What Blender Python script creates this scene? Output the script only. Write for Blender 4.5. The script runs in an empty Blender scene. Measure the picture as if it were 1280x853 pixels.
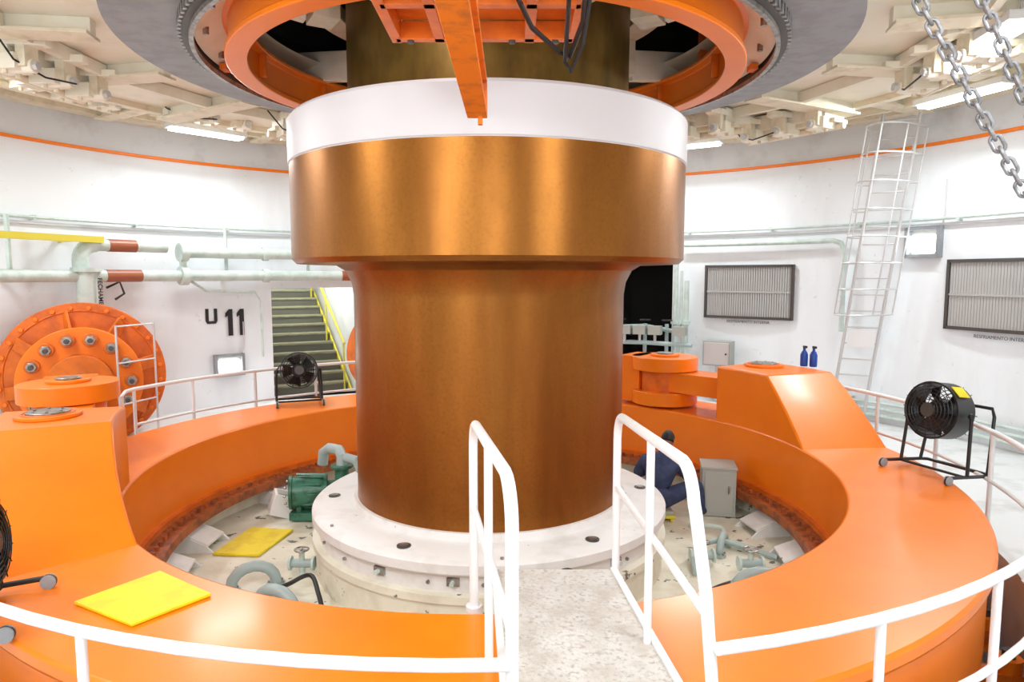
import bpy, math, random
from mathutils import Vector, Matrix
random.seed(7)
PI=math.pi
SX,SY=-0.246,7.496          # turbine axis
def rad(a): return a*PI/180
def P(R,a,z=0.0): return Vector((SX+R*math.cos(rad(a)),SY+R*math.sin(rad(a)),z))

# ------------------------------------------------------------ materials
def mk(name,c,rough=.5,metal=0.0,c2=None,scale=3,lo=.45,hi=.6,bump=0,bscale=40,coat=0,emit=0,stretch=(1,1,1),aniso=0,c3=None,scale3=30,lo3=.6,hi3=.64,spec=.5,rvar=0):
    m=bpy.data.materials.new(name); m.use_nodes=True
    nt=m.node_tree; b=nt.nodes['Principled BSDF']
    b.inputs['Base Color'].default_value=(*c,1); b.inputs['Roughness'].default_value=rough
    b.inputs['Metallic'].default_value=metal
    b.inputs['Coat Weight'].default_value=coat; b.inputs['Coat Roughness'].default_value=.15
    b.inputs['Specular IOR Level'].default_value=spec
    if emit:
        b.inputs['Emission Color'].default_value=(*c,1); b.inputs['Emission Strength'].default_value=emit
    tc=nt.nodes.new('ShaderNodeTexCoord'); mp=nt.nodes.new('ShaderNodeMapping'); mp.inputs['Scale'].default_value=stretch
    nt.links.new(tc.outputs['Object'],mp.inputs['Vector'])
    cur=None
    def layer(cur,col,sc,lo,hi,vec):
        n=nt.nodes.new('ShaderNodeTexNoise'); n.inputs['Scale'].default_value=sc; n.inputs['Detail'].default_value=8; n.inputs['Roughness'].default_value=.6
        nt.links.new(vec,n.inputs['Vector'])
        r=nt.nodes.new('ShaderNodeMapRange'); r.inputs['From Min'].default_value=lo; r.inputs['From Max'].default_value=hi
        nt.links.new(n.outputs['Fac'],r.inputs['Value'])
        x=nt.nodes.new('ShaderNodeMix'); x.data_type='RGBA'
        nt.links.new(r.outputs['Result'],x.inputs['Factor'])
        if cur is None: x.inputs[6].default_value=(*c,1)
        else: nt.links.new(cur,x.inputs[6])
        x.inputs[7].default_value=(*col,1)
        return x.outputs[2]
    if c2: cur=layer(cur,c2,scale,lo,hi,mp.outputs[0])
    if c3: cur=layer(cur,c3,scale3,lo3,hi3,tc.outputs['Object'])
    if cur: nt.links.new(cur,b.inputs['Base Color'])
    if rvar:
        n=nt.nodes.new('ShaderNodeTexNoise'); n.inputs['Scale'].default_value=5; n.inputs['Detail'].default_value=8; n.inputs['Roughness'].default_value=.6
        nt.links.new(tc.outputs['Object'],n.inputs['Vector'])
        r=nt.nodes.new('ShaderNodeMapRange'); r.inputs['From Min'].default_value=.35; r.inputs['From Max'].default_value=.65
        r.inputs['To Min'].default_value=rough-rvar; r.inputs['To Max'].default_value=rough+rvar
        nt.links.new(n.outputs['Fac'],r.inputs['Value']); nt.links.new(r.outputs['Result'],b.inputs['Roughness'])
    if bump:
        n=nt.nodes.new('ShaderNodeTexNoise'); n.inputs['Scale'].default_value=bscale; n.inputs['Detail'].default_value=4
        nt.links.new(mp.outputs[0],n.inputs['Vector'])
        bp=nt.nodes.new('ShaderNodeBump'); bp.inputs['Strength'].default_value=bump; bp.inputs['Distance'].default_value=.01
        nt.links.new(n.outputs['Fac'],bp.inputs['Height']); nt.links.new(bp.outputs[0],b.inputs['Normal'])
    if aniso:
        b.inputs['Anisotropic'].default_value=aniso; b.inputs['Anisotropic Rotation'].default_value=.25
        t=nt.nodes.new('ShaderNodeTangent'); t.direction_type='RADIAL'; t.axis='Z'
        nt.links.new(t.outputs[0],b.inputs['Tangent'])
    return m
M={}
M['orange']=mk('orange_enamel',(.95,.225,.006),.36,c2=(.89,.19,.005),scale=1.5,lo=.35,hi=.75,bump=.08,bscale=9,coat=.14,spec=.35)
M['orange2']=mk('orange_enamel_worn',(.80,.175,.010),.42,c2=(.52,.10,.012),scale=4,lo=.4,hi=.75,bump=.1,bscale=20,coat=.1,spec=.4)
M['orange3']=mk('orange_beam_paint',(.83,.20,.012),.45,c2=(.45,.12,.03),scale=7,lo=.5,hi=.7,spec=.4)
M['rust']=mk('red_oxide_flange',(.42,.11,.025),.55,c2=(.20,.06,.02),scale=8,bump=.2)
M['shaft']=mk('varnished_shaft_steel',(.37,.145,.023),.36,.82,c2=(.235,.083,.013),scale=2.0,lo=.32,hi=.70,c3=(.21,.078,.013),scale3=34,lo3=.46,hi3=.95,aniso=.6,stretch=(1,1,.15),rvar=.02)
M['shaft_top']=mk('olive_shaft_steel',(.22,.14,.03),.38,.6,c2=(.11,.075,.02),scale=6,lo=.4,hi=.75,stretch=(1,1,.4))
M['white']=mk('white_paint',(.80,.80,.80),.4,bump=.03)
M['band']=mk('white_band_paint',(.64,.62,.63),.45)
M['wall']=mk('white_wall_paint',(.84,.88,.91),.6,c2=(.72,.75,.76),scale=1.2,lo=.48,hi=.85,stretch=(1,1,.3),c3=(.58,.58,.56),scale3=9,lo3=.64,hi3=.8,bump=.06,bscale=14)
M['wallband']=mk('grey_wall_top_band',(.70,.73,.75),.6,c2=(.5,.5,.5),scale=1.5,lo=.5,hi=.8)
M['floor']=mk('grey_white_floor_paint',(.74,.76,.76),.5,c2=(.5,.5,.48),scale=2,lo=.5,hi=.75,bump=.05)
M['cream']=mk('cream_machine_paint',(.89,.84,.70),.5,c2=(.77,.70,.53),scale=2.5,lo=.5,hi=.8,bump=.05)
M['cream2']=mk('cream_beam_paint',(.81,.73,.56),.5,c2=(.55,.46,.31),scale=5,lo=.5,hi=.8)
M['peel']=mk('peeling_cream_paint',(.79,.76,.63),.55,c2=(.60,.55,.42),scale=2.2,lo=.45,hi=.72,c3=(.15,.15,.12),scale3=5,lo3=.635,hi3=.65,bump=.12,bscale=30)
M['peelw']=mk('peeling_white_paint',(.81,.80,.78),.45,c2=(.66,.64,.60),scale=3,lo=.5,hi=.75,c3=(.20,.20,.18),scale3=5,lo3=.69,hi3=.70,bump=.06)
M['plate']=mk('worn_tread_plate',(.66,.63,.59),.6,c2=(.40,.34,.29),scale=34,lo=.50,hi=.68,c3=(.54,.49,.43),scale3=5,lo3=.45,hi3=.65,bump=.8,bscale=45)
M['grey']=mk('grey_painted_steel',(.31,.33,.35),.5,c2=(.26,.27,.29),scale=4)
M['steel']=mk('bare_steel',(.42,.40,.38),.35,.8,c2=(.25,.23,.21),scale=12)
M['chain']=mk('zinc_chain_steel',(.32,.32,.34),.4,.6,c2=(.2,.2,.2),scale=30)
M['galv']=mk('galvanised_steel',(.62,.62,.62),.4,.35)
M['darkst']=mk('dark_steel',(.09,.085,.08),.45,.5)
M['black']=mk('black_paint',(.012,.012,.013),.4)
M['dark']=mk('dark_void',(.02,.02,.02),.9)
M['mint']=mk('pale_green_pipe_paint',(.60,.70,.65),.4,c2=(.50,.60,.55),scale=5)
M['bluegrey']=mk('blue_grey_pipe_paint',(.38,.48,.47),.4)
M['brown']=mk('brown_pipe_band',(.33,.095,.04),.4)
M['yellow']=mk('yellow_plastic',(.88,.70,.01),.5,c2=(.78,.58,.01),scale=5)
M['yellow2']=mk('yellow_steel_paint',(.70,.60,.05),.5)
M['step']=mk('olive_stair_tread',(.26,.26,.20),.7,c2=(.17,.17,.13),scale=5)
M['nosing']=mk('worn_olive_nosing',(.36,.35,.20),.7)
M['riser']=mk('dark_olive_riser',(.13,.13,.10),.7)
M['green']=mk('green_pump_paint',(.05,.20,.13),.35,c2=(.02,.10,.06),scale=7)
M['louver']=mk('louver_metal',(.46,.46,.45),.5,.2)
M['navy']=mk('navy_workwear',(.028,.040,.10),.85,c2=(.045,.06,.13),scale=9,bump=.4,bscale=22)
M['skin']=mk('skin_tone',(.36,.17,.10),.55)
M['hair']=mk('dark_hair',(.010,.008,.007),.6,bump=.4,bscale=150)
M['shoe']=mk('black_boot_leather',(.015,.014,.013),.5)
M['blue']=mk('blue_plastic',(.01,.06,.35),.4)
M['lamp']=mk('lamp_glass',(.92,.97,1),.3,emit=9)
M['print']=mk('black_stencil_paint',(.015,.015,.018),.6)
M['print2']=mk('faded_stencil_paint',(.16,.16,.16),.6)
M['boxgrey']=mk('grey_green_cabinet',(.40,.41,.37),.5)

# ------------------------------------------------------------ mesh builder
class B:
    def __init__(s): s.v=[];s.f=[];s.m=[];s.mats=[];s.X=Matrix.Identity(4)
    def mi(s,m):
        if m not in s.mats: s.mats.append(m)
        return s.mats.index(m)
    def add(s,vs,fs,m):
        o=len(s.v); k=s.mi(m)
        s.v+= [tuple(s.X@Vector(p)) for p in vs]
        for f in fs: s.f.append([i+o for i in f]); s.m.append(k)
    def box(s,c,d,m,rz=0,R=None):
        x,y,z=d[0]/2,d[1]/2,d[2]/2
        R=R or Matrix.Rotation(rz,3,'Z'); c=Vector(c)
        vs=[c+R@Vector((i*x,j*y,k*z)) for i in(-1,1) for j in(-1,1) for k in(-1,1)]
        s.add(vs,[(0,1,3,2),(4,6,7,5),(0,4,5,1),(2,3,7,6),(0,2,6,4),(1,5,7,3)],m)
    def beam(s,a,b,w,h,m):
        a=Vector(a);b=Vector(b);d=b-a;L=d.length;d.normalize()
        up=Vector((0,0,1)) if abs(d.z)<.95 else Vector((1,0,0))
        x=d.cross(up).normalized(); z=x.cross(d)
        R=Matrix((x,d,z)).transposed()
        s.box((a+b)/2,(w,L,h),m,R=R)
    def rings(s,ps,m,closed=False,caps=True):
        n=len(ps[0]); vs=[p for r in ps for p in r]; fs=[]
        k=len(ps)
        for i in range(k if closed else k-1):
            for j in range(n):
                fs.append((i*n+j,i*n+(j+1)%n,((i+1)%k)*n+(j+1)%n,((i+1)%k)*n+j))
        if caps and not closed:
            fs.append(tuple(range(n))[::-1]); fs.append(tuple((k-1)*n+j for j in range(n)))
        s.add(vs,fs,m)
    def tube(s,pts,r,m,seg=10,closed=False,caps=True,rs=None):
        pts=[Vector(p) for p in pts]; n=len(pts); out=[]; N=None
        for i,p in enumerate(pts):
            if closed: t=pts[(i+1)%n]-pts[i-1]
            else: t=pts[min(i+1,n-1)]-pts[max(i-1,0)]
            t.normalize()
            if N is None:
                N=t.cross(Vector((0,0,1)))
                if N.length<.05: N=t.cross(Vector((0,1,0)))
            else: N=N-t*N.dot(t)
            N.normalize(); Bn=t.cross(N); rr=rs[i] if rs else r
            out.append([p+N*rr*math.cos(2*PI*j/seg)+Bn*rr*math.sin(2*PI*j/seg) for j in range(seg)])
        s.rings(out,m,closed,caps)
    def cyl(s,a,b,r,m,seg=24,r2=None): s.tube([a,b],r,m,seg,rs=[r,r if r2 is None else r2])
    def lathe(s,prof,m,c=(SX,SY,0),a0=0,a1=360,seg=96,closed=False,capends=True):
        full=abs(a1-a0)>=359.9; k=seg if full else seg+1; n=len(prof); vs=[];fs=[]
        for i in range(k):
            a=rad(a0+(a1-a0)*i/seg)
            for r,z in prof: vs.append((c[0]+r*math.cos(a),c[1]+r*math.sin(a),c[2]+z))
        for i in range(seg):
            i2=(i+1)%k
            for j in range(n if closed else n-1):
                fs.append((i*n+j,i2*n+j,i2*n+(j+1)%n,i*n+(j+1)%n))
        if closed and not full and capends:
            fs.append(tuple(range(n))); fs.append(tuple((k-1)*n+j for j in range(n))[::-1])
        s.add(vs,fs,m)
    def arc(s,R0,R1,z0,z1,m,a0=0,a1=360,seg=96,c=(SX,SY,0)):
        s.lathe([(R0,z0),(R1,z0),(R1,z1),(R0,z1)],m,c,a0,a1,seg,True)
    def sph(s,c,r,m,seg=16,sc=(1,1,1)):
        c=Vector(c);ps=[]
        for i in range(seg//2+1):
            t=-PI/2+PI*i/(seg//2); t=max(min(t,PI/2-.02),-PI/2+.02)
            ps.append([c+Vector((r*sc[0]*math.cos(t)*math.cos(2*PI*j/seg),r*sc[1]*math.cos(t)*math.sin(2*PI*j/seg),r*sc[2]*math.sin(t))) for j in range(seg)])
        s.rings(ps,m)
    def torus(s,c,R,r,m,ax='Z',seg=32,sg=8,Mx=None):
        Mx=Mx or {'Z':Matrix.Identity(3),'Y':Matrix.Rotation(PI/2,3,'X'),'X':Matrix.Rotation(PI/2,3,'Y')}[ax]
        s.tube([Vector(c)+Mx@Vector((R*math.cos(2*PI*i/seg),R*math.sin(2*PI*i/seg),0)) for i in range(seg)],r,m,sg,closed=True)
    def prism(s,poly,z0,z1,m):
        n=len(poly); vs=[(x,y,z0) for x,y in poly]+[(x,y,z1) for x,y in poly]
        s.add(vs,[tuple(range(n))[::-1],tuple(range(n,2*n))]+[(i,(i+1)%n,n+(i+1)%n,n+i) for i in range(n)],m)
    def hexnut(s,a,b,r,m): s.cyl(a,b,r,m,6)
    def done(s,name,bevel=0,parent=None,sharp=.6,bseg=2):
        me=bpy.data.meshes.new(name); me.from_pydata(s.v,[],s.f)
        for m in s.mats: me.materials.append(M[m])
        me.polygons.foreach_set('material_index',s.m)
        import bmesh
        bm=bmesh.new(); bm.from_mesh(me); bmesh.ops.recalc_face_normals(bm,faces=bm.faces); bm.to_mesh(me); bm.free()
        me.shade_smooth(); me.set_sharp_from_angle(angle=sharp)
        o=bpy.data.objects.new(name,me); bpy.context.scene.collection.objects.link(o)
        if bevel:
            md=o.modifiers.new('bevel','BEVEL'); md.width=bevel; md.segments=bseg; md.limit_method='ANGLE'; md.angle_limit=.6
            md.harden_normals=False
        if parent: o.parent=parent
        return o
def frame(loc,a):   # local x = tangent(left->right seen from inside), y = outward, z up
    out=Vector((math.cos(rad(a)),math.sin(rad(a)),0)); tan=Vector((out.y,-out.x,0))
    m=Matrix((( tan.x,out.x,0,loc[0]),(tan.y,out.y,0,loc[1]),(0,0,1,loc[2]),(0,0,0,1)))
    return m
def wallframe(a,z,R=7.9): return frame(P(R,a,z),a)

# ------------------------------------------------------------ room shell
FZ=-.55; RW=7.9
openA=(113.3,126.0,FZ,1.75); openD=(62.5,71.5,FZ,2.26)
def wallseg(name,a_from,a_to):
    b=B(); th=.35
    cuts=sorted(set([a_from,a_to]+[x for o in(openA,openD) for x in o[:2] if a_from<x<a_to]))
    for i in range(len(cuts)-1):
        a,c=cuts[i],cuts[i+1]; mid=(a+c)/2; seg=max(2,int((c-a)/2.5))
        lo=-1.7
        for o in(openA,openD):
            if o[0]<mid<o[1]:
                b.arc(RW,RW+th,-1.7,o[2],'wall',a,c,seg); lo=o[3]
        b.arc(RW,RW+th,lo,4.12,'wall',a,c,seg)
        b.arc(RW,RW+th,4.12,4.95,'wallband',a,c,seg)
    return b.done(name)
wallseg('wall_back',0,180); wallseg('wall_front',180,360)
b=B(); b.arc(RW-.04,RW+.02,4.07,4.12,'orange'); b.done('trim_1')
b=B(); b.tube([P(RW-.09,a,2.9) for a in range(0,360,4)],.024,'mint',8,closed=True)
b.arc(RW-.05,RW+.01,2.80,2.84,'wallband')
for a in range(0,360,12): b.box(P(RW-.05,a,2.9),(.12,.05,.07),'mint',rad(a))
b.done('trim_2')
b=B()
b.arc(4.95,RW+.3,FZ-.12,FZ,'floor'); b.arc(4.95,5.05,-1.7,FZ-.12,'floor')
b.done('floor')
b=B(); b.lathe([(0,-1.1),(3.68,-1.1)],'peel',seg=96); b.arc(3.6,3.68,-1.7,-.85,'peel'); b.lathe([(3.6,-1.7),(5.05,-1.7)],'grey')
b.done('floor_pit')
# conduits at the wall foot
b=B()
for k,(z,r) in enumerate([(-.30,.03),(-.20,.022),(-.42,.035)]):
    b.tube([P(RW-.1,a,z) for a in range(-40,57,3)],r,'mint',8)
for a in range(-36,56,12): b.box(P(RW-.06,a,-.3),(.14,.05,.32),'galv',rad(a))
b.done('wall_foot_conduit')

# ceiling
b=B()
b.lathe([(3.6,4.5),(5.9,4.5),(5.95,4.8),(8.2,4.8)],'cream')
b.arc(5.85,6.0,4.42,4.8,'cream2'); b.arc(7.62,7.9,4.62,4.82,'cream2'); b.arc(7.5,7.62,4.70,4.80,'cream')
b.done('ceiling')
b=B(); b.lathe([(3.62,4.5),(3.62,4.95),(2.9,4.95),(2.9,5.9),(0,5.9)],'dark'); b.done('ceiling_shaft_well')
b=B()
for a in range(8,368,20):
    b.beam(P(3.9,a,4.42),P(5.9,a,4.42),.12,.16,'cream'); b.beam(P(3.9,a,4.34),P(5.9,a,4.34),.3,.03,'cream2')
    b.beam(P(5.9,a,4.68),P(7.7,a,4.68),.10,.22,'cream'); b.beam(P(5.9,a,4.57),P(7.7,a,4.57),.26,.03,'cream2')
for a in range(18,378,20):
    b.beam(P(7.0,a-9,4.62),P(7.0,a+9,4.62),.08,.16,'cream2')
    b.beam(P(4.7,a-9,4.42),P(4.7,a+9,4.42),.08,.14,'cream')
b.done('ceiling_beam_grid')
# clamp clusters hanging from the ceiling
for k,a in enumerate([35,68,142,176,110,215,325,0,160,48,128]):
    b=B(); R=5.55 if a in(35,) else (6.0 if a in(142,110,68) else (6.4 if a==160 else (4.6 if a in(48,128) else 5.1)))
    zt=4.48 if R<5.9 else 4.78
    b.X=frame(P(R,a,zt),a)
    b.box((0,0,-.12),(1.3,.5,.22),'cream'); b.box((0,0,-.26),(1.5,.34,.06),'cream2')
    for x in(-.55,0,.55):
        b.box((x,-.2,-.30),(.28,.30,.16),'cream'); b.box((x,-.38,-.2),(.2,.1,.3),'cream2')
        b.prism([(x-.14,-.25),(x+.14,-.25),(x+.05,-.62),(x-.05,-.62)],-.14,-.06,'cream')
        b.cyl((x,-.46,-.33),(x,-.10,-.33),.07,'cream',12); b.hexnut((x,-.5,-.33),(x,-.44,-.33),.05,'galv')
        for d in(-.09,.09): b.hexnut((x+d,-.2,-.42),(x+d,-.2,-.37),.03,'cream2')
    b.cyl((-.8,0,-.33),(.8,0,-.33),.05,'cream2',12)
    b.tube([(-.9,-.3,-.05),(-.7,-.35,-.3),(-.4,-.45,-.4),(0,-.5,-.36)],.012,'black',6)
    b.done('ceiling_clamp_bracket',.012)

# ------------------------------------------------------------ central rings above
b=B()
b.arc(2.98,3.57,4.24,4.5,'grey',seg=128)
b.done('grey_annular_plate')
b=B()
b.arc(2.88,2.95,4.14,4.26,'darkst',seg=128); b.arc(2.85,2.89,4.10,4.15,'steel',seg=128)
for i in range(180):
    a=i*2; b.box(P(2.965,a,4.2),(.03,.05,.1),'steel',rad(a))
b.done('toothed_steel_ring')
b=B()
b.lathe([(2.6,4.36),(2.86,4.22),(2.86,4.5),(2.4,4.6)],'cream',seg=128)
for a in range(0,360,15):
    b.hexnut(P(2.75,a+5,4.22),P(2.75,a+5,4.32),.03,'steel')
for a in range(0,360,60): b.box(P(2.80,a,4.2),(.07,.14,.06),'orange2',rad(a))
b.done('cream_bracket_cone')
b=B()
b.lathe([(2.40,4.02),(2.60,4.02),(2.60,4.07),(2.56,4.09),(2.56,4.34),(2.62,4.36),(2.62,4.40),(2.36,4.40),(2.36,4.36),(2.44,4.34),(2.44,4.09),(2.40,4.07)],'orange',seg=128,closed=True)
for a in range(0,360,30): b.box(P(2.40,a,4.22),(.08,.03,.24),'orange2',rad(a))
for a in range(0,360,60):
    b.beam(P(2.55,a+15,4.45),P(2.55,a+15,4.98),.12,.12,'orange2')
b.done('orange_bearing_ring',.008)
b=B()
for a in (52,68,112,128,150,30,210,330,240,300):
    b.beam(P(1.9,a,4.5),P(2.9,a,4.62),.1,.35,'cream'); b.box(P(1.75,a,4.55),(.25,.3,.4),'cream2',rad(a))
b.arc(1.6,1.9,4.75,4.9,'cream2')
b.done('cream_inner_bracket',.01)

# ------------------------------------------------------------ main shaft
b=B()
b.lathe([(1.455,-.36),(1.45,-.3),(1.45,1.80),(1.47,1.93),(1.53,2.05),(1.62,2.105),(1.70,2.115),(2.01,2.12),(2.055,2.165),(2.055,3.085)],'shaft',c=(0,0,0),seg=160)
b.lathe([(2.055,3.085),(2.05,3.09),(2.065,3.10),(2.065,3.50),(2.04,3.53),(1.5,3.53)],'band',c=(0,0,0),seg=160)
b.lathe([(1.5,3.53),(1.47,3.6),(1.47,5.85)],'shaft_top',c=(0,0,0),seg=120)
o=b.done('turbine_shaft',sharp=.5); o.location=(SX,SY,0)
b=B()
b.lathe([(1.44,-.34),(1.49,-.34),(1.505,-.41),(1.90,-.43),(1.93,-.45),(1.93,-.53),(1.915,-.55),(1.86,-.56),(1.86,-.72)],'peelw',seg=128)
b.lathe([(1.86,-.72),(1.93,-.73),(1.93,-.80),(1.90,-.81),(1.90,-1.1)],'peel',seg=128)
for i in range(24):
    a=i*15+5
    if i%4==0:
        b.cyl(P(1.72,a,-.45),P(1.72,a,-.412),.065,'darkst',18); b.cyl(P(1.72,a,-.42),P(1.72,a,-.402),.04,'steel',12)
    elif i%2==0:
        b.cyl(P(1.84,a,-.45),P(1.84,a,-.41),.016,'steel',8)
for i in range(24): b.hexnut(P(1.86,i*15,-.64),P(1.885,i*15,-.64),.016,'steel')
for a in(262,285,240,310): 
    b.box(P(1.86,a,-.62),(.06,.11,.07),'steel',rad(a)); b.hexnut(P(1.88,a,-.62),P(1.94,a,-.62),.022,'mint')
b.done('shaft_seal_housing')

# ------------------------------------------------------------ regulating ring with lugs
b=B()
b.lathe([(3.6,0),(4.65,0),(4.65,-.10),(4.60,-.12),(4.60,-.75),(3.6,-.75)],'orange',seg=160,closed=True)
def lug(sec):
    ps=[]
    for a,z,ri,ro in sec:
        ps.append([P(ri,a,-.35),P(ro,a,-.35),P(ro,a,z),P(ri,a,z)])
    b.rings(ps,'orange')
def lerp(a,b_,n): return [a+(b_-a)*i/n for i in range(n+1)]
lug([(a,.75,3.62,4.63) for a in lerp(31.5,17,4)]+[(a,.75-(17-a)/13.5*.78,3.615,4.64) for a in lerp(17,3.5,4)[1:]])
lug([(a,.75,3.62,4.63) for a in lerp(196,208,4)]+[(a,.75-(a-208)/18*.78,3.615,4.64) for a in lerp(208,226,5)[1:]])
ring=b.done('regulating_ring',.022,sharp=.5)
b=B()
b.arc(3.34,3.72,-.86,-.76,'rust',seg=160)
for i in range(150): b.hexnut(P(3.44,i*2.4,-.77),P(3.44,i*2.4,-.715),.026,'rust')
b.arc(3.55,3.62,-.76,-.70,'orange2',seg=160)
b.done('bolted_ring_flange')
# pins on lugs
for (R,a) in((4.2,27),(4.17,201)):
    b=B(); p=P(R,a,.752)
    b.cyl(p,p+Vector((0,0,.03)),.26,'orange',40); b.cyl(p+Vector((0,0,.03)),p+Vector((0,0,.05)),.17,'steel',32)
    b.torus(p+Vector((0,0,.03)),.2,.012,'orange2')
    for k in range(6):
        q=p+Vector((.12*math.cos(k*PI/3),.12*math.sin(k*PI/3),.05)); b.hexnut(q,q+Vector((0,0,.01)),.015,'steel')
    b.done('lug_pin_cap',.004)
# servo rods / links / cylinders
def servo(pin,clevis,zc,wallpt,flR,full=True):
    b=B(); pin=Vector((*pin,zc)); cl=Vector((*clevis,zc)); wp=Vector((*wallpt,zc))
    d=(cl-pin).normalized(); b.beam(pin-d*-.35,cl+d*.1,.52,.30,'orange')
    for z0,z1 in((.16,.36),(-.36,-.16)):
        b.cyl(cl+Vector((0,0,z0)),cl+Vector((0,0,z1)),.50,'orange',48)
    b.cyl(cl+Vector((0,0,-.18)),cl+Vector((0,0,.18)),.36,'orange2',32)
    t=cl+Vector((0,0,.36)); b.cyl(t,t+Vector((0,0,.035)),.22,'orange',36); b.cyl(t+Vector((0,0,.035)),t+Vector((0,0,.055)),.13,'steel',28)
    ax=(wp-cl).normalized(); L=(wp-cl).length
    b.beam(cl+ax*.3,cl+ax*.62,.55,.72,'orange')
    b.cyl(cl+ax*.6,cl+ax*.9,.27,'orange',28)
    b.cyl(cl+ax*.9,wp-ax*.6,.17,'steel',28)
    sd=ax.cross(Vector((0,0,1))); up=Vector((0,0,1))
    # stepped flanges
    b.cyl(wp-ax*.95,wp-ax*.70,.42*flR,'orange2',40)
    b.cyl(wp-ax*.72,wp-ax*.55,.80*flR,'orange',56)
    b.cyl(wp-ax*.55,wp,.66*flR,'orange2',48)
    b.cyl(wp,wp+ax*.14,1.14*flR,'orange2',72); b.torus(wp,1.02*flR,.02,'orange2',Mx=Matrix((sd,up,ax)).transposed(),seg=64)
    b.cyl(wp+ax*.14,wp+ax*1.6,.95*flR,'orange2',56)
    for k in range(14):
        t=2*PI*k/14; q=wp+(sd*math.cos(t)+up*math.sin(t))*.64*flR
        b.cyl(q-ax*.72,q-ax*.78,.10,'orange2',20); b.hexnut(q-ax*.78,q-ax*.87,.07,'steel'); b.cyl(q-ax*.87,q-ax*.95,.035,'darkst',12)
    for k in range(28):
        t=2*PI*(k+.5)/28; q=wp+(sd*math.cos(t)+up*math.sin(t))*1.06*flR
        b.hexnut(q,q-ax*.05,.035,'orange')
    for k in range(8):
        t=2*PI*(k+.25)/8
        b.beam(wp+(sd*math.cos(t)+up*math.sin(t))*.66*flR-ax*.25,wp+(sd*math.cos(t)+up*math.sin(t))*1.0*flR-ax*.02,.04,.2,'orange2')
    b.done('servomotor_with_link_rod',.01)
p1=P(4.2,27); p2=P(4.17,201)
servo((p2.x,p2.y),(-5.0,7.62),.45,(-6.62,10.45),1.0)
servo((p1.x,p1.y),(2.38,10.55),.40,(-1.6,13.6),.9)
# light guard frame beside the servomotor
b=B(); A=Vector((-5.45,10.35,FZ)); C=Vector((-5.62,9.65,FZ))
for q in(A,C): b.cyl(q,q+Vector((0,0,1.85)),.016,'galv',8)
for z in(.1,.7,1.3,1.83): b.cyl(A+Vector((0,0,z)),C+Vector((0,0,z)),.012,'galv',8)
b.done('guard_frame')

# levers in the gap outside the ring
b=B()
for i in range(20):
    a=-75+i*9
    b.beam(P(4.15,a,-1.25),P(4.9,a+2.5,-1.25),.16,.12,'orange2'); b.cyl(P(4.82,a+2.5,-1.38),P(4.82,a+2.5,-1.08),.1,'orange',16)
    b.cyl(P(4.82,a+2.5,-1.08),P(4.82,a+2.5,-1.02),.05,'darkst',12)
b.done('wicket_gate_lever_set')

# ------------------------------------------------------------ handrails
def railing(name,a0,a1,R=4.99,posts=None,ztop=.5,step=3.0):
    b=B(); n=max(2,int(abs(a1-a0)/step))
    for z,r in((ztop,.026),(.02,.02)):
        b.tube([P(R,a,z) for a in lerp(a0,a1,n)],r,'white',12)
    for a in posts: 
        b.cyl(P(R,a,FZ),P(R,a,ztop),.022,'white',12); b.cyl(P(R,a,FZ),P(R,a,FZ+.012),.06,'white',16)
    return b
b=railing('r',100,163,posts=(104,116,128,140,152,163))
b.tube([P(4.99,163,.5),P(4.99,164.5,.49),P(4.99,165.3,.44),P(4.99,165.3,.02)],.026,'white',12)
b.done('handrail_ring')
b=railing('r',36,-77.6,posts=(36,24,12,0,-12,-24,-36,-48,-57.5,-68)); b.done('handrail_ring')
b=railing('r',214,272.7,posts=(216,228,240,251.5)); b.done('handrail_ring')
def gate(xn,yn,xf,yf,zn,zf,mid,lean=0):
    b=B(); n=Vector((xn,yn,0)); f=Vector((xf,yf,0)); nt=Vector((xn-lean,yn+abs(lean)*.6,0)); d=(f-nt)
    r=.027
    pts=[n+Vector((0,0,FZ)),n+Vector((0,0,.3)),n.lerp(nt,.4)+Vector((0,0,.7))]
    c=.18; dn=d.normalized()
    pts.append(nt.lerp(n,.08)+Vector((0,0,zn-c)))
    for k in range(1,7):
        t=k/6*PI/2; pts.append(nt+dn*(c*(1-math.cos(t)))+Vector((0,0,zn-c+c*math.sin(t))))
    for k in range(0,7):
        t=k/6*PI/2; pts.append(f-dn*(c*(1-math.sin(t)))+Vector((0,0,zf-c+c*math.cos(t))))
    pts.append(f+Vector((0,0,-.06)))
    b.tube(pts,r,'white',14)
    m=nt.lerp(f,mid); zm=zn+(zf-zn)*mid
    b.cyl(m+Vector((0,0,-.03)),m+Vector((0,0,zm-.01)),.022,'white',12)
    b.cyl(n.lerp(nt,.3)+Vector((0,0,.60)),f+Vector((0,0,.60)),.020,'white',12)
    b.cyl(f+Vector((0,0,-.06)),f+Vector((0,0,-.03)),.05,'white',14)
    return b.done('gangway_handrail')
gate(.0,2.56,-.235,4.05,1.2,1.14,.5)
gate(.83,2.68,.70,4.45,1.2,1.1,.45,lean=.08)

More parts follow.
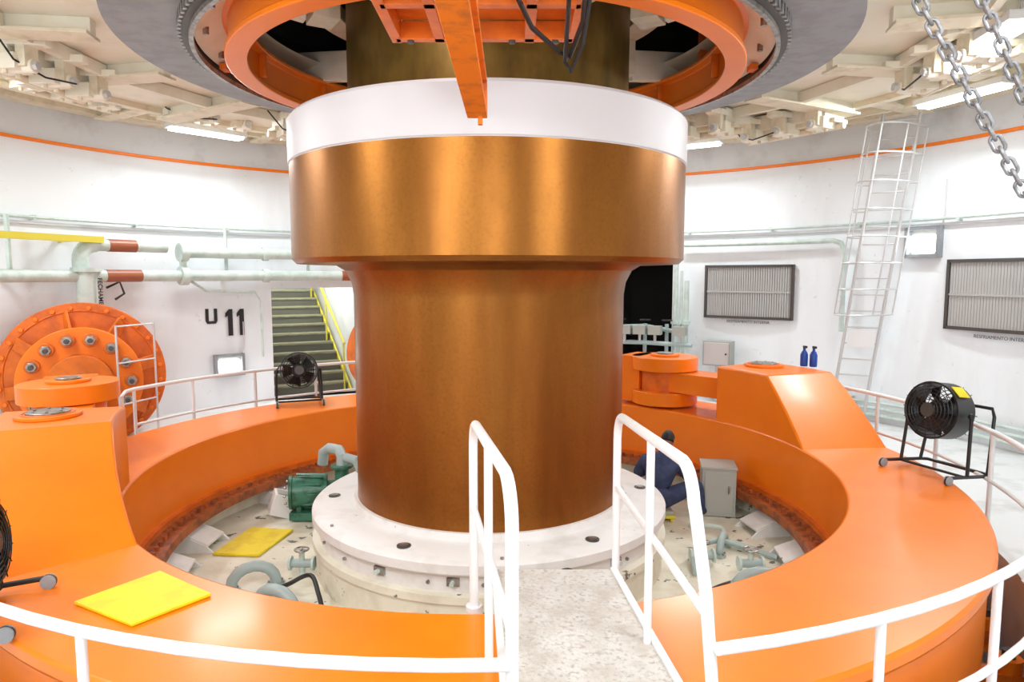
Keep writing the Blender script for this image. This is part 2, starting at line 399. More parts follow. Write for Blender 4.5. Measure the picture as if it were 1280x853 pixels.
# gangway
b=B()
b.prism([(.03,2.35),(.86,2.35),(.66,4.42),(-.10,4.42)],-.02,.035,'plate')
b.prism([(-.01,2.35),(.03,2.35),(-.10,4.42),(-.14,4.42)],-.06,.05,'white'); b.prism([(.86,2.35),(.90,2.35),(.70,4.42),(.66,4.42)],-.06,.05,'white')
b.box((.45,2.15,-.18),(.85,.4,.04),'plate'); b.box((.45,1.85,-.37),(.85,.4,.04),'plate')
for x in(.03,.87): b.beam((x,2.4,-.03),(x,1.7,-.5),.03,.16,'white')
b.beam((.05,4.35,-.05),(.10,4.6,-1.08),.05,.05,'white'); b.beam((.6,4.35,-.05),(.55,4.6,-1.08),.05,.05,'white')
b.done('gangway_plate')

# ------------------------------------------------------------ yellow mats
def quad(name,pts,z,t,m):
    b=B(); b.prism(pts,z,z+t,m)
    return b
b=quad('m',[(-2.67,3.99),(-2.17,3.72),(-1.88,4.10),(-2.37,4.43)],.003,.022,'yellow')
b.done('yellow_mat',.006)
b=quad('m',[(-3.33,7.33),(-2.80,7.28),(-2.66,8.05),(-3.2,8.12)],-1.098,.03,'yellow'); b.done('yellow_mat',.008)

# ------------------------------------------------------------ fans
def fan(pos,face_dir,tilt,r,label=(),hc=None,w=None):
    b=B(); fd=Vector((*face_dir,0)).normalized()
    X=Matrix((( -fd.y*-1,fd.x,0,pos[0]),( -fd.x,fd.y,0,pos[1]),(0,0,1,pos[2]),(0,0,0,1)))
    # local: y = facing direction, x = side
    b.X=X
    hc=hc or r+.16; c=Vector((0,0,hc)); T=Matrix.Rotation(tilt,4,'X')
    # base tubes
    w=w or r+.06; q=.30
    b.tube([(-w,q,.07),(-w,-q+.06,.03),(-w+.04,-q,.03),(w-.04,-q,.03),(w,-q+.06,.03),(w,q,.07)],.018,'black',8)
    b.cyl((-w,.05,.045),(w,.05,.045),.014,'black',8)
    for x in(-w,w): 
        b.cyl((x-.02,q+.01,.045),(x+.02,q+.01,.045),.045,'grey',16); b.torus((x,q+.01,.045),.036,.013,'black','X',16,6)
        s_=1 if x>0 else -1
        b.tube([(x,.05,.05),(s_*(r+.06),.02,hc*.6),(s_*(r+.05),0,hc)],.017,'black',8); b.sph((s_*(r+.045),0,hc),.03,'black',10)
    h=r+.04
    b.tube([(-w,-q+.06,.03),(-h,-.34,hc*.95),(-h+.05,-.38,hc+.04),(h-.05,-.38,hc+.04),(h,-.34,hc*.95),(w,-q+.06,.03)],.017,'black',8)
    b.X=X@Matrix.Translation(c)@T
    D=.13
    seg=40
    out=[];
    for y,rr in((-D,r*.98),(-D*.9,r),(D*.9,r),(D,r*1.02),(D,r*.96),(-D,r*.93)):
        out.append([Vector((rr*math.cos(2*PI*j/seg),y,rr*math.sin(2*PI*j/seg))) for j in range(seg)])
    b.rings(out,'black',closed=True)
    for y in(D+.02,-D-.02):
        for k in range(1,8): b.torus((0,y+ (0.012 if y>0 else -.012)*(1-(k/8)**2)*2,0),r*k/8,.0042,'black','Y',32,4)
        for k in range(16):
            t=2*PI*k/16; b.cyl((.04*math.cos(t),y*1.15,.04*math.sin(t)),(r*math.cos(t),y,r*math.sin(t)),.004,'black',4)
    b.cyl((0,D+.05,0),(0,D+.01,0),.07,'darkst',20); b.cyl((0,-D-.03,0),(0,.03,0),.11,'black',20)
    for k in range(5):
        t0=2*PI*k/5; vs=[]
        for i in range(5):
            rr=.07+(r*.9-.07)*i/4
            for s_,yy in((-.44,-.045),(.44,.05)):
                t=t0+s_*(1.15-.05*i); vs.append((rr*math.cos(t),yy,rr*math.sin(t)))
        vs2=[(x,y+.006,z) for x,y,z in vs]; n=len(vs)
        fs=[(2*i,2*i+1,2*i+3,2*i+2) for i in range(4)]+[(n+2*i,n+2*i+2,n+2*i+3,n+2*i+1) for i in range(4)]
        b.add(vs+vs2,fs,'black')
    for t in label:
        R_=Matrix.Rotation(-(t-PI/2),3,'Y'); b.box((r*1.02*math.cos(t),0,r*1.02*math.sin(t)),(.13,.15,.006),'yellow',R=R_)
    b.done('drum_fan')
p=P(4.40,134.8); fan((p.x,p.y,0.0),(.35,-.95),.15,.28,(1.9,),.52)
fan((4.33,6.82,0.0),(-.93,-.36),.12,.285,(1.0,2.3),.64,.36)
fan((-3.17,3.80,0.0),(.8,.25),.1,.28)

# ------------------------------------------------------------ stairs in opening
b=B(); a=119.65; b.X=wallframe(a,FZ,RW)
n=11
for i in range(n):
    y=.5+i*.29; z=.2*(i+1)
    b.box((0,y+.15,z-.03),(1.62,.32,.05),'step'); b.box((0,y,z-.015),(1.62,.03,.035),'nosing'); b.box((0,y+.02,z-.12),(1.6,.02,.18),'riser')
b.beam((.84,.35,.0),(.84,.5+n*.29,.2*n),.04,.10,'yellow2'); b.beam((-.84,.35,.0),(-.84,.5+n*.29,.2*n),.05,.2,'step')
b.done('stair_flight')
b=B(); b.X=wallframe(a,FZ,RW)
for dz in(.9,): b.cyl((.74,.45,dz+.15),(.74,.5+n*.29,dz+.2*n),.03,'yellow2',10)
for i in(0,5,10): b.cyl((.74,.5+i*.29,.2*i),(.74,.5+i*.29,.2*i+1.05),.022,'yellow2',10)
b.done('stair_handrail')
b=B(); b.X=wallframe(a,FZ,RW)
for x in(-.98,.98): b.box((x,2.6,1.8),(.1,4.7,4.4),'wall')
b.box((0,4.95,1.8),(2.06,.1,4.4),'wallband'); b.box((0,2.6,4.0),(2.06,4.7,.1),'wall'); b.box((0,2.55,-.06),(2.06,4.7,.1),'floor'); b.box((0,4.5,2.1),(1.9,.9,.1),'floor')
b.done('wall_stairwell')
# dark doorway recess
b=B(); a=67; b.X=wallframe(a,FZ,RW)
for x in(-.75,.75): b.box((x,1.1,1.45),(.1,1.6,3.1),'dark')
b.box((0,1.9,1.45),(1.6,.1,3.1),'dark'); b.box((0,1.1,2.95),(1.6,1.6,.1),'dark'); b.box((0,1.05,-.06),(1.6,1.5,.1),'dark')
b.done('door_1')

# ------------------------------------------------------------ wall fittings
def vent(a,z0,z1,w):
    b=B(); b.X=wallframe(a,(z0+z1)/2,RW-.06); h=z1-z0
    for s_ in(-1,1):
        b.box((s_*w/2,0,0),(.05,.12,h+.05),'darkst'); b.box((0,0,s_*h/2),(w,.12,.05),'darkst')
    b.box((0,.05,0),(w,.02,h),'dark'); b.box((0,-.035,0),(w,.03,.03),'louver')
    n=36
    for i in range(n):
        x=-w/2+.04+(w-.08)*i/(n-1)
        b.box((x,-.01,0),(.036,.04,h-.05),'louver',rz=.4)
    b.done('louvre_vent')
vent(51,1.17,2.19,1.72); vent(18.6,1.19,2.23,1.72)
def glowbox(a,z,w,h):
    b=B(); b.X=wallframe(a,z,RW-.06)
    for s_ in(-1,1):
        b.box((s_*w/2,0,0),(.05,.14,h+.05),'grey'); b.box((0,0,s_*h/2),(w,.14,.05),'grey')
    b.box((0,.03,0),(w,.02,h),'boxgrey'); b.box((0,0,-h*.05),(w*.76,.04,h*.6),'lamp')
    b.tube([(w/2,.02,h/2),(w/2+.05,.02,h),(w/2+.05,.02,h*2.2)],.012,'galv',6)
    b.done('wall_floodlight')
glowbox(132.5,.26,.52,.38); glowbox(28.0,2.54,.52,.44)
def text(body,a,z,size,name,off=.006,R=RW-.015,xs=1.0,dx=0,rot=0,mat='print'):
    cu=bpy.data.curves.new(name,'FONT'); cu.body=body; cu.size=size; cu.extrude=.002; cu.offset=off; cu.align_x='CENTER'; cu.align_y='CENTER'
    o=bpy.data.objects.new('tmp_text',cu); bpy.context.scene.collection.objects.link(o)
    bpy.context.view_layer.update()
    me=bpy.data.meshes.new_from_object(o.evaluated_get(bpy.context.evaluated_depsgraph_get()))
    bpy.data.objects.remove(o)
    F=wallframe(a,z,R)@Matrix.Translation((dx,0,0))@Matrix.Rotation(PI/2,4,'X')@Matrix.Rotation(rot,4,'Z')@Matrix.Diagonal((xs,1,1,1))
    me.transform(F); me.materials.clear(); me.materials.append(M[mat])
    q=bpy.data.objects.new(name,me); bpy.context.scene.collection.objects.link(q); return q
b=B(); 
def flat(X,poly,m='print'):
    n=len(poly); b.X=X
    vs=[(x,0,z) for x,z in poly]+[(x,.006,z) for x,z in poly]
    b.add(vs,[tuple(range(n)),tuple(range(n,2*n))[::-1]]+[(i,(i+1)%n,n+(i+1)%n,n+i) for i in range(n)],m)
F=wallframe(131.6,.83,RW-.03)
for x in(-.10,.12): flat(F,[(x,0),(x+.09,0),(x+.09,.52),(x+.02,.52),(x-.05,.44),(x-.05,.36),(x,.40)])
for poly in([(-.52,.30),(-.46,.30),(-.46,.54),(-.52,.54)],[(-.36,.30),(-.30,.30),(-.30,.54),(-.36,.54)],[(-.52,.30),(-.49,.25),(-.33,.25),(-.30,.30)]): flat(F,poly)
b.done('stencil_unit_number')
text('RESFRIAMENTO INTERNA',51,1.08,.075,'vent_caption',0,R=RW-.03,mat='print2'); text('RESFRIAMENTO INTERNA',18.6,1.08,.075,'vent_caption',0,R=RW-.04,mat='print2')

# pipes at left
b=B()
def arcpipe(a0,a1,z,r,m,R=7.5): b.tube([P(R,a,z) for a in lerp(a0,a1,max(2,int(abs(a1-a0)/2)))],r,m,14)
def band(a0,a1,z,r,R=7.5): arcpipe(a0,a1,z,r+.006,'brown',R)
arcpipe(165,95,2.0,.10,'mint'); arcpipe(139.5,95,2.42,.10,'mint')
arcpipe(150.5,141.5,2.50,.10,'mint')
band(149.5,145,2.0,.10); band(149,145.5,2.5,.10); band(116,113.5,2.0,.10)
e=[P(7.5,150.5,2.5)]
for k in range(1,7):
    t=k/6*PI/2; q=P(7.5,150.5+1.9*math.sin(t),2.5-.25*(1-math.cos(t))); e.append(q)
e.append(P(7.5,152.4,2.05)); b.tube(e,.12,'mint',14)
q=P(7.45,152.0,0)
for (z,r,h) in((2.06,.22,.07),(1.15,.22,.07)): b.cyl((q.x,q.y,z),(q.x,q.y,z+h),r,'mint',24)
b.cyl((q.x,q.y,1.2),(q.x,q.y,2.1),.15,'mint',20)
for z in(2.0,2.42): 
    b.tube([P(7.5,138.8,z),P(7.5,139.8,z)],.17,'mint',20)
    b.tube([P(7.5,127.2,z),P(7.5,128,z)],.13,'mint',20)
b.tube([P(7.5,139.3,1.85),P(7.5,139.3,2.6)],.06,'mint',12)
b.tube([P(7.6,138,1.9),P(7.6,136,1.72),P(7.6,129,1.68),P(7.6,128.2,1.5),P(7.6,128.2,.4)],.025,'mint',8)
b.tube([P(7.6,149,1.8),P(7.55,147.5,1.9),P(7.55,147,1.7),P(7.6,148,1.6)],.02,'black',8)
for a in(160,133,121): b.beam(P(7.5,a,2.0),P(7.9,a,2.0),.06,.06,'mint'); b.beam(P(7.6,a,1.9),P(7.6,a,2.9),.05,.05,'mint')
b.done('oil_pipe_run')
t=text('FECHAMENTO',151.2,1.64,.10,'pipe_caption',.002,R=7.27,rot=-PI/2)
b=B(); b.beam(P(7.4,170,2.58),P(7.4,150,2.58),.08,.1,'yellow2'); b.beam(P(7.4,153,2.58),P(7.9,153,2.58),.06,.08,'yellow2'); b.done('yellow_support_beam')
# right pipes and gear near the doorway
b=B()
arcpipe(60.5,39,2.63,.045,'mint',7.75)
e=[P(7.75,39,2.63),P(7.75,38,2.58),P(7.75,37.5,2.45),P(7.75,37.5,1.0)]; b.tube(e,.045,'mint',10)
for k,(a,r) in enumerate([(61.5,.05),(60.6,.03),(59.8,.05)]):
    b.cyl(P(7.65,a,-.4),P(7.65,a,2.3-.2*k),r,'mint',12); b.cyl(P(7.65,a,1.0),P(7.65,a,1.07),r*1.9,'mint',14)
b.tube([P(7.6,72,.9),P(7.5,66,.95),P(7.5,61,.85)],.045,'bluegrey',12)
b.tube([P(7.4,73,.6),P(7.3,66,.62),P(7.3,58,.6)],.045,'bluegrey',12)
for a in(70,66,62.5): b.cyl(P(7.5,a,.4),P(7.5,a,1.0),.04,'bluegrey',12); b.torus(P(7.5,a,1.08),.1,.015,'black')
for a in(69,66.5,64,60): b.cyl(P(7.3,a,.62),P(7.3,a,.8),.03,'galv',12); b.box(P(7.3,a,.88),(.2,.26,.18),'boxgrey',rad(a))
b.done('cooling_pipe_manifold')
b=B(); b.X=wallframe(54.5,.45,7.6); b.box((0,0,0),(.55,.3,.5),'boxgrey'); b.box((0,-.16,0),(.5,.02,.44),'galv'); b.cyl((.2,-.19,0),(.2,-.16,0),.02,'black',10)
b.box((0,0,-.6),(.1,.1,.72),'galv'); b.done('junction_box',.01)

# caged ladder
b=B()
bt=Vector((5.88,11.85,FZ)); tp=Vector((6.20,11.1,4.75)); side=Vector((.86,-.5,0)).normalized()*.26
inn=Vector((-.42,-.85,0)).normalized()
for s_ in(-1,1):
    b.cyl(bt+side*s_,tp+side*s_,.028,'galv',10)
n=19
for i in range(1,n): 
    c=bt.lerp(tp,i/n); b.cyl(c-side,c+side,.014,'galv',8)
hs=[]
for i in range(8):
    c=bt.lerp(tp,.36+.56*i/7); r=.40; pts=[]
    for k in range(13):
        t=PI*k/12; pts.append(c+side.normalized()*(-math.cos(t)*r-.26*math.sin(t))+inn*(math.sin(t)*.70))
    hs.append(pts); b.tube(pts,.014,'galv',6)
    b.cyl(c-side,pts[0],.012,'galv',6); b.cyl(c+side,pts[-1],.012,'galv',6)
for k in(0,3,6,9,12): b.tube([h[k] for h in hs],.012,'galv',6)
b.box(bt.lerp(tp,.28)+inn*.05,(.42,.02,.3),'white',rz=-.5)
b.done('caged_ladder')

# ------------------------------------------------------------ chains
def chain(p0,p1,sag,pitch=.078,wire=.0085):
    b=B(); p0=Vector(p0);p1=Vector(p1); n=int((p1-p0).length/(pitch*.74))
    for i in range(n):
        t=(i+.5)/n; c=p0.lerp(p1,t)-Vector((0,0,sag*4*t*(1-t)))
        t2=t+.01; c2=p0.lerp(p1,t2)-Vector((0,0,sag*4*t2*(1-t2))); d=(c2-c).normalized()
        x=d.cross(Vector((0,1,0))).normalized(); y=d.cross(x)
        if i%2: x,y=y,-x
        ca,sa=math.cos(.55),math.sin(.55); x=(x*ca+y*sa).normalized()
        w=pitch*.27; L=pitch*.5-w; pts=[]
        for k in range(16):
            a=2*PI*(k+.5)/16; pts.append(c+d*(math.cos(a)*w+(L if math.cos(a)>0 else -L))+x*(math.sin(a)*w))
        b.tube(pts,wire,'chain',8,closed=True)
    b.cyl(p0,p0+Vector((0,0,.12)),.02,'darkst',8); b.cyl(p1-Vector((0,0,.06)),p1,.025,'darkst',8)
    b.done('hanging_chain')
chain((1.02,3.1,4.38),(4.1,3.1,-.49),.0); chain((1.46,3.12,4.38),(3.95,3.12,-.49),.0)

# ------------------------------------------------------------ overhead orange hoist beam & frame
b=B()
x0=-.225
for z,w,h in((3.03,.13,.022),(3.25,.13,.022)): b.box((x0,3.2,z),(w,2.7,h),'orange3')
b.box((x0,3.2,3.14),(.022,2.7,.22),'orange3'); b.box((x0,4.55,3.14),(.13,.02,.24),'orange3')
b.box((x0+.02,4.52,3.0),(.03,.04,.06),'orange3')
for y in(2.2,3.9): b.box((x0,y,3.42),(.08,.1,.34),'orange3')
# frame
xa,xb=-.80,.42
for y in(3.9,4.3,4.9): b.beam((xa,y,3.68),(xb,y,3.68),.07,.12,'orange2')
for x in(xa,-.5,.12,xb): b.beam((x,3.9,3.68),(x,4.95,3.68),.07,.12,'orange2')
b.box((-.2,4.5,3.76),(xb-xa,.75,.02),'orange2')
for x in(xa,xb): b.beam((x,4.9,3.7),(x,5.0,4.1),.07,.07,'orange2'); b.beam((x,3.9,3.7),(x,3.9,4.5),.08,.08,'orange2')
for x in(-.7,-.4,0,.3): b.hexnut((x,4.9,3.60),(x,4.9,3.63),.025,'darkst')
b.done('overhead_hoist_frame',.004)
b=B()
b.tube([(-.1,3.6,3.8),(.0,4.0,3.62),(.12,4.3,3.5),(.30,4.45,3.40),(.36,4.4,3.36),(.42,4.2,3.5),(.42,3.7,3.9)],.016,'black',8)
b.tube([(.36,3.6,3.9),(.33,4.1,3.6),(.33,4.4,3.33),(.37,4.45,3.28),(.43,4.3,3.4),(.47,3.9,3.8)],.014,'black',8)
b.done('hanging_cable')

# ------------------------------------------------------------ pit equipment
# green pump
b=B(); c=Vector((-2.5,8.55,-.75))
b.box(c+Vector((0,0,-.28)),(.62,.4,.1),'green'); b.cyl(c+Vector((-.3,-.06,0)),c+Vector((.12,.04,0)),.2,'green',28)
b.cyl(c+Vector((-.34,-.07,0)),c+Vector((-.3,-.06,0)),.215,'green',28); b.cyl(c+Vector((.12,.04,0)),c+Vector((.30,.08,0)),.12,'green',20)
for k in range(10):
    t=2*PI*k/10; b.box(c+Vector((-.1,.205*math.cos(t),.205*math.sin(t))),(.38,.015,.04),'green',R=Matrix.Rotation(-t,3,'X'))
    b.hexnut(c+Vector((-.36,-.07+.17*math.cos(t),.17*math.sin(t))),c+Vector((-.33,-.07+.17*math.cos(t),.17*math.sin(t))),.018,'steel')
for x in(-.2,.15): b.box(c+Vector((x,0,-.2)),(.06,.3,.14),'green')
b.cyl(c+Vector((.3,.08,-.12)),c+Vector((.3,.08,.3)),.09,'green',20); b.cyl(c+Vector((.3,.08,.28)),c+Vector((.3,.08,.32)),.14,'green',20)
b.tube([c+Vector((.3,.08,.3)),c+Vector((.3,.1,.42)),c+Vector((.24,.2,.48)),c+Vector((.08,.3,.48)),c+Vector((.0,.33,.42)),c+Vector((-.02,.34,.25))],.07,'bluegrey',14)
b.tube([c+Vector((.55,.0,-.3)),c+Vector((.55,.0,.3)),c+Vector((.5,.0,.4)),c+Vector((.35,.06,.42))],.06,'bluegrey',14)
b.done('green_pump',.006)
def upipe(c,dirv,L,h,r=.055):
    b=B(); d=Vector((*dirv,0)).normalized(); c=Vector(c); pts=[c+Vector((0,0,-.0))]
    for k in range(0,9):
        t=PI*k/8; pts.append(c+d*(L/2-L/2*math.cos(t))+Vector((0,0,.06+h*math.sin(t))))
    pts.append(c+d*L); b.tube(pts,r,'bluegrey',14)
    for q in(c,c+d*L): b.cyl(q,q+Vector((0,0,.035)),r*1.7,'bluegrey',18)
    for q in(c,c+d*L):
        for k in range(6): b.hexnut(q+Vector((r*1.35*math.cos(k*PI/3),r*1.35*math.sin(k*PI/3),.035)),q+Vector((r*1.35*math.cos(k*PI/3),r*1.35*math.sin(k*PI/3),.055)),.011,'steel')
    b.done('elbow_pipe')
upipe((-2.75,6.42,-1.1),(.35,.16),.42,.18); upipe((-2.35,6.05,-1.1),(.45,-.2),.45,.2); upipe((2.15,6.35,-1.1),(.5,.05),.5,.18); upipe((1.75,6.0,-1.1),(.3,-.35),.42,.14)
upipe((2.3,7.3,-1.1),(.2,.4),.35,.12,.04)
# valves & hoses
for (x,y) in((2.05,7.1),(2.5,6.9),(-2.2,6.9),(1.35,5.1)):
    b=B(); b.cyl((x-.12,y,-1.0),(x+.12,y,-1.0),.045,'bluegrey',14); b.cyl((x,y,-1.1),(x,y,-.86),.03,'mint',12)
    for s_ in(-.12,.12): b.cyl((x+s_-.012,y,-1.0),(x+s_+.012,y,-1.0),.075,'mint',16)
    b.torus((x,y,-.85),.07,.010,'steel',seg=20); b.cyl((x-.07,y,-.85),(x+.07,y,-.85),.007,'steel',6); b.cyl((x,y-.07,-.85),(x,y+.07,-.85),.007,'steel',6)
    b.done('hand_valve')
def hose(pts,r,m,name='flexible_hose'):
    b=B(); pts=[Vector(p) for p in pts]; out=[]
    for i in range(len(pts)-1):
        p0=pts[max(i-1,0)];p1=pts[i];p2=pts[i+1];p3=pts[min(i+2,len(pts)-1)]
        for k in range(6):
            t=k/6; out.append(.5*((2*p1)+(p2-p0)*t+(2*p0-5*p1+4*p2-p3)*t*t+(3*p1-p0-3*p2+p3)*t**3))
    out.append(pts[-1]); b.tube(out,r,m,8); b.done(name)
hose([(-2.3,6.5,-1.07),(-2.15,6.3,-.95),(-1.95,6.35,-.88),(-1.8,6.1,-.95),(-1.7,5.9,-1.07)],.022,'black')
hose([(0.1,5.42,-.70),(.22,5.40,-.52),(.35,5.45,-.47),(.55,5.52,-.50),(.9,5.3,-.9),(1.1,5.1,-1.07)],.02,'black')
hose([(2.2,8.2,-1.07),(2.5,7.9,-1.0),(2.45,7.6,-1.05),(2.7,7.4,-1.07)],.025,'mint')
hose([(1.3,5.6,-1.07),(1.5,5.9,-1.0),(1.9,6.2,-.95),(2.2,6.6,-1.07)],.02,'black')
hose([(1.9,6.8,-1.07),(2.0,7.2,-.98),(2.4,7.5,-1.0),(2.9,7.2,-1.07)],.03,'bluegrey')
# gussets along the pit wall
for a in(178,192,-6,10,150,30,207,-22,-36,220):
    b=B(); b.X=frame(P(3.6,a,-1.1),a)
    w=.03
    for sx in(-.2,.2): b.add([(sx-w/2,0,0),(sx+w/2,0,0),(sx-w/2,0,.26),(sx+w/2,0,.26),(sx-w/2,-.5,0),(sx+w/2,-.5,0),(sx-w/2,-.42,.08),(sx+w/2,-.42,.08)],[(0,1,3,2),(0,2,6,4),(1,5,7,3),(2,3,7,6),(4,6,7,5),(0,4,5,1)],'peelw')
    b.add([(-.2,0,.25),(.2,0,.25),(.2,-.44,.07),(-.2,-.44,.07),(-.2,0,.27),(.2,0,.27),(.2,-.44,.09),(-.2,-.44,.09)],[(0,1,2,3),(4,5,6,7),(0,1,5,4),(1,2,6,5),(2,3,7,6),(3,0,4,7)],'peelw')
    b.done('pit_gusset')
# grey cabinet
b=B(); c=Vector((2.70,8.75,-.78)); b.box(c,(.42,.42,.62),'boxgrey',rz=-.2); 
R_=Matrix.Rotation(-.2,3,'Z')
b.box(c+R_@Vector((0,-.215,0)),(.36,.012,.54),'boxgrey',rz=-.2); b.box(c+R_@Vector((.12,-.23,.05)),(.02,.03,.1),'steel',rz=-.2); b.box(c+Vector((0,0,.32)),(.45,.45,.03),'boxgrey',rz=-.2)
b.done('control_cabinet',.01)
b=B(); c=Vector((-2.95,8.62,-.95)); b.box(c,(.34,.3,.28),'white',R=Matrix.Rotation(.4,3,'Z')@Matrix.Rotation(.35,3,'Y')); b.box(c+Vector((.02,-.02,.15)),(.2,.2,.02),'boxgrey',R=Matrix.Rotation(.4,3,'Z')@Matrix.Rotation(.35,3,'Y')); b.done('white_tool_case',.012)
# blue bottles on lug
for (x,y) in((4.05,9.4),(4.15,9.33)):
    b=B(); b.lathe([(0,0),(.045,0),(.05,.02),(.05,.16),(.035,.2),(.018,.22),(.018,.26),(0,.26)],'blue',c=(x,y,.752),seg=20); b.box((x,y-.02,.752+.27),(.03,.08,.03),'black'); b.done('spray_bottle')

# ------------------------------------------------------------ seated worker
def skinmesh(name,verts,edges,radii,root,levels=2):
    me=bpy.data.meshes.new(name); me.from_pydata([Vector(v) for v in verts],edges,[])
    o=bpy.data.objects.new(name,me); bpy.context.scene.collection.objects.link(o)
    sk=o.modifiers.new('skin','SKIN'); sk.use_smooth_shade=True
    lay=me.skin_vertices[0].data if me.skin_vertices else None
    if lay is None:
        bpy.context.view_layer.objects.active=o; bpy.ops.mesh.customdata_skin_add(); lay=me.skin_vertices[0].data
    for i,r in enumerate(radii):
        lay[i].radius=(r,r) if not isinstance(r,tuple) else r
        lay[i].use_root=(i==root)
    ss=o.modifiers.new('sub','SUBSURF'); ss.levels=levels; ss.render_levels=levels
    bpy.context.view_layer.update()
    m2=bpy.data.meshes.new_from_object(o.evaluated_get(bpy.context.evaluated_depsgraph_get()))
    bpy.data.objects.remove(o); m2.shade_smooth()
    return m2
worker=bpy.data.objects.new('seated_worker',None); bpy.context.scene.collection.objects.link(worker)
wx,wy=1.86,8.50
worker.location=(wx,wy,-1.1); worker.scale=(1.06,1.06,1.06)
# local frame: x right in view, y away; person faces away-right, bending forward over the knees
V=[(0,0,.27),(.01,.02,.39),(.03,.06,.52),(.07,.11,.65),(.12,.18,.75),   #0 pelvis ..4 neck base
   (.14,.22,.81),                                        #5 neck
   (-.12,.18,.66),(-.20,.26,.48),(-.06,.43,.46),(.04,.50,.48),      #6 Lsh 7 elb 8 forearm 9 wrist
   (.26,.05,.66),(.41,.12,.47),(.37,.34,.47),(.31,.44,.50),         #10 Rsh 11 elb 12 forearm 13 wrist
   (-.07,.08,.26),(.08,.44,.38),(.10,.46,.10),(.12,.56,.05),        #14 Lhip 15 knee 16 ankle 17 toe
   (.10,-.04,.26),(.50,.06,.42),(.53,.02,.11),(.60,.10,.05)]        #18 Rhip 19 knee 20 ankle 21 toe
E=[(0,1),(1,2),(2,3),(3,4),(4,5),(3,6),(6,7),(7,8),(8,9),(3,10),(10,11),(11,12),(12,13),(0,14),(14,15),(15,16),(16,17),(0,18),(18,19),(19,20),(20,21)]
Rr=[.17,.17,.18,.165,.08,.055,.095,.07,.048,.036,.095,.07,.048,.036,.125,.085,.058,.045,.125,.085,.058,.045]
me=skinmesh('body',V,E,Rr,0)
for m in('navy','skin','shoe'): me.materials.append(M[m])
for p in me.polygons:
    c=p.center; k=0
    if (c-Vector(V[5])).length<.062: k=1
    if c.z<.085: k=2
    if k==0 and ((Vector(V[9])-c).length<.06 or (Vector(V[13])-c).length<.06): k=1
    p.material_index=k
o=bpy.data.objects.new('body',me); bpy.context.scene.collection.objects.link(o); o.parent=worker
# head (local, face toward +y then rotated)
b=B()
HX=Matrix.Translation((.175,.28,.90))@Matrix.Rotation(rad(-28),4,'Z')@Matrix.Rotation(rad(-30),4,'X')
b.X=HX
seg=28; ps=[]
for i in range(19):
    t=-PI/2+PI*i/18; t=max(min(t,PI/2-.03),-PI/2+.03); row=[]
    for j in range(seg):
        a=2*PI*j/seg; x=.076*math.cos(t)*math.cos(a); y=.096*math.cos(t)*math.sin(a); z=.118*math.sin(t)
        if z<0: x*=1+z*2.2; y=y*(1+z*1.2)+(.012 if y>0 else .02)*(-z/.118)
        fy=max(0,math.sin(a))
        if fy>.9 and abs(x)<.02 and -.04<z<.01: y+=.018*(1-abs(x)/.02)
        if fy>.7 and .0<z<.03 and .015<abs(x)<.045: y-=.008
        row.append(Vector((x,y,z)))
    ps.append(row)
b.rings(ps,'skin')
for s_ in(-1,1):
    b.sph((s_*.078,-.005,-.008),.03,'skin',12,(.35,.7,1.1)); b.sph((s_*.03,.084,.012),.011,'white',10); b.sph((s_*.03,.093,.012),.005,'black',8)
b.box((0,.098,-.052),(.042,.008,.008),'rust')
b.cyl((0,-.01,-.13),(0,-.02,-.06),.052,'skin',16)
hd=b.done('head',parent=worker,sharp=3)
b=B(); b.X=HX; ps=[]
for i in range(12):
    t=-.25+(PI/2+.23)*i/11; row=[]
    for j in range(seg):
        a=2*PI*j/seg; tt=max(t,.62) if math.sin(a)>.35 else (max(t,.05) if math.sin(a)>-.1 else t)
        tt=min(tt,PI/2-.03)
        row.append(Vector((.084*math.cos(tt)*math.cos(a),.104*math.cos(tt)*math.sin(a),.126*math.sin(tt))))
    ps.append(row)
b.rings(ps,'hair'); b.done('hair',parent=worker,sharp=3)
# hands
for k,(w,dr,sd) in enumerate(((V[9],(.5,.8,.1),1),(V[13],(-.1,.9,.1),-1))):
    w=Vector(w); d=Vector(dr).normalized(); s=d.cross(Vector((0,0,1))).normalized()*sd; dn=Vector((0,0,-1))
    vs=[w,w+d*.045,w+d*.08];es=[(0,1),(1,2)];rs=[(.026,.02),(.036,.018),(.036,.016)]
    for f,(off,L) in enumerate(((-.030,.065),(-.010,.078),(.010,.072),(.029,.056))):
        n0=len(vs); base=w+d*.085+s*off
        vs+=[base,base+d*L*.45+dn*.006,base+d*L*.75+dn*.022,base+d*L*.88+dn*.044]; es+=[(2,n0),(n0,n0+1),(n0+1,n0+2),(n0+2,n0+3)]; rs+=[.0095,.009,.0082,.007]
    n0=len(vs); tb=w+d*.03-s*.03
    vs+=[tb,tb+d*.03-s*.02+dn*.008,tb+d*.058-s*.022+dn*.018]; es+=[(1,n0),(n0,n0+1),(n0+1,n0+2)]; rs+=[.013,.0105,.009]
    hm=skinmesh('hand',vs,es,rs,0,1); hm.materials.append(M['skin'])
    ho=bpy.data.objects.new('hand_%d'%(k+1),hm); bpy.context.scene.collection.objects.link(ho); ho.parent=worker
b=B(); b.box((wx,wy,-1.03),(.4,.32,.04),'yellow2'); 
for sx in(-.16,.16):
    for sy in(-.12,.12): b.box((wx+sx,wy+sy,-1.075),(.04,.04,.05),'yellow2')
b.box((wx,wy,-.985),(.36,.28,.05),'boxgrey'); b.done('low_stool',.006)

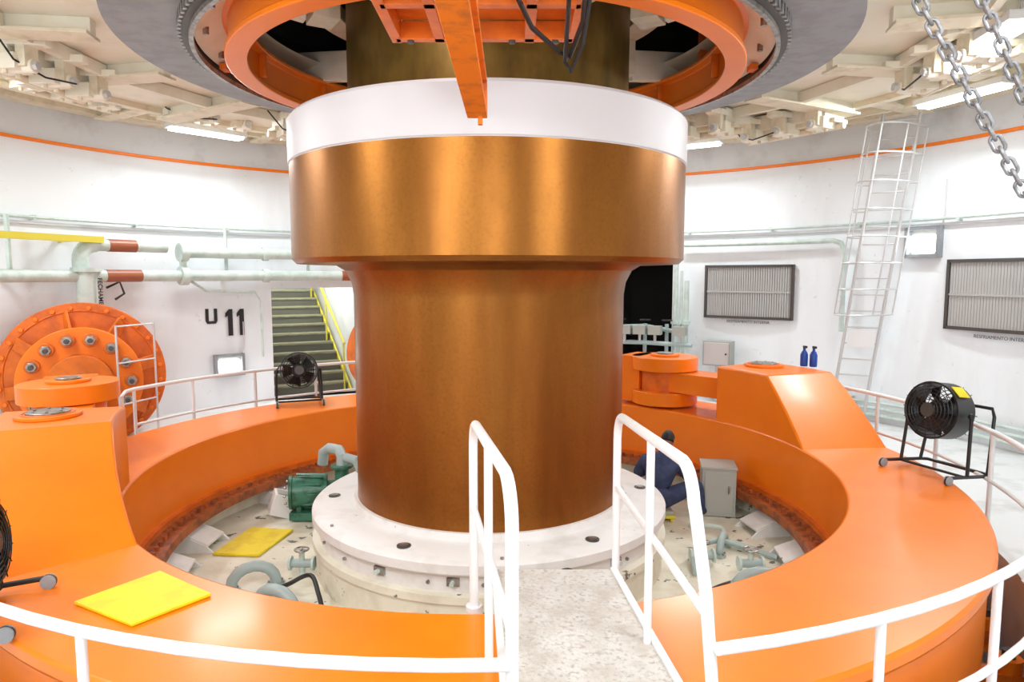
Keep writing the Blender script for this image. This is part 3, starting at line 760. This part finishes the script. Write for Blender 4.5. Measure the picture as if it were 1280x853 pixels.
# ------------------------------------------------------------ lights
def area(name,loc,target,size,power,col=(.92,.97,1),sy=None):
    l=bpy.data.lights.new(name,'AREA'); l.energy=power; l.color=col; l.shape='RECTANGLE'; l.size=size; l.size_y=sy or size
    o=bpy.data.objects.new(name,l); bpy.context.scene.collection.objects.link(o); o.location=loc
    o.rotation_euler=(Vector(target)-Vector(loc)).to_track_quat('-Z','Y').to_euler(); return o
for i,(a,R) in enumerate([(18,6.7),(58,6.7),(98,6.7),(138,6.7),(178,6.7),(218,6.7),(258,6.7),(298,6.7),(-7,4.9)]):
    z=4.42 if R>6 else 4.24
    p=P(R,a,z); b=B(); b.X=frame(p,a)
    b.box((0,0,.06),(1.3,.3,.08),'white'); b.box((0,0,.0),(1.2,.22,.04),'lamp')
    for s_ in(-.55,.55): b.cyl((s_,0,.08),(s_,0,.38 if R>6 else .26),.012,'galv',6)
    b.done('fluorescent_luminaire')
    area('ceiling_light',(p.x,p.y,z-.04),(SX+(p.x-SX)*.7,SY+(p.y-SY)*.7,-.5),1.2,130 if i<6 else 85,sy=.3)
# added front fill lights beside and behind the camera, no lamps modelled
for x,pw in((-2.6,82),(.35,62),(3.6,60)):
    z=2.9; y=.35 if abs(x)>1 else -.15
    if abs(x)>3: y=.8
    area('front_fill_light',(x,y,z),(SX,SY+1,1.2),1.1,pw,sy=1.8)
p=P(9.6,119.65,3.2); area('stair_light',p,P(9.2,119.65,0),.6,70,(1,.97,.9))
l=bpy.data.lights.new('well_light','POINT'); l.energy=40; l.shadow_soft_size=.2; o=bpy.data.objects.new('well_light',l); o.location=P(2.2,255,4.9); bpy.context.scene.collection.objects.link(o)

w=bpy.data.worlds.new('World'); bpy.context.scene.world=w; w.use_nodes=True
w.node_tree.nodes['Background'].inputs[0].default_value=(.8,.85,1,1); w.node_tree.nodes['Background'].inputs[1].default_value=.3

cam=bpy.data.cameras.new('camera'); cam.lens=24; cam.sensor_width=36; cam.clip_start=.05
co=bpy.data.objects.new('camera',cam); bpy.context.scene.collection.objects.link(co)
co.location=(0,0,2.0); co.rotation_euler=(rad(90-5.46),0,0); bpy.context.scene.camera=co
bpy.context.scene.view_settings.view_transform='Standard'
bpy.context.scene.view_settings.exposure=0
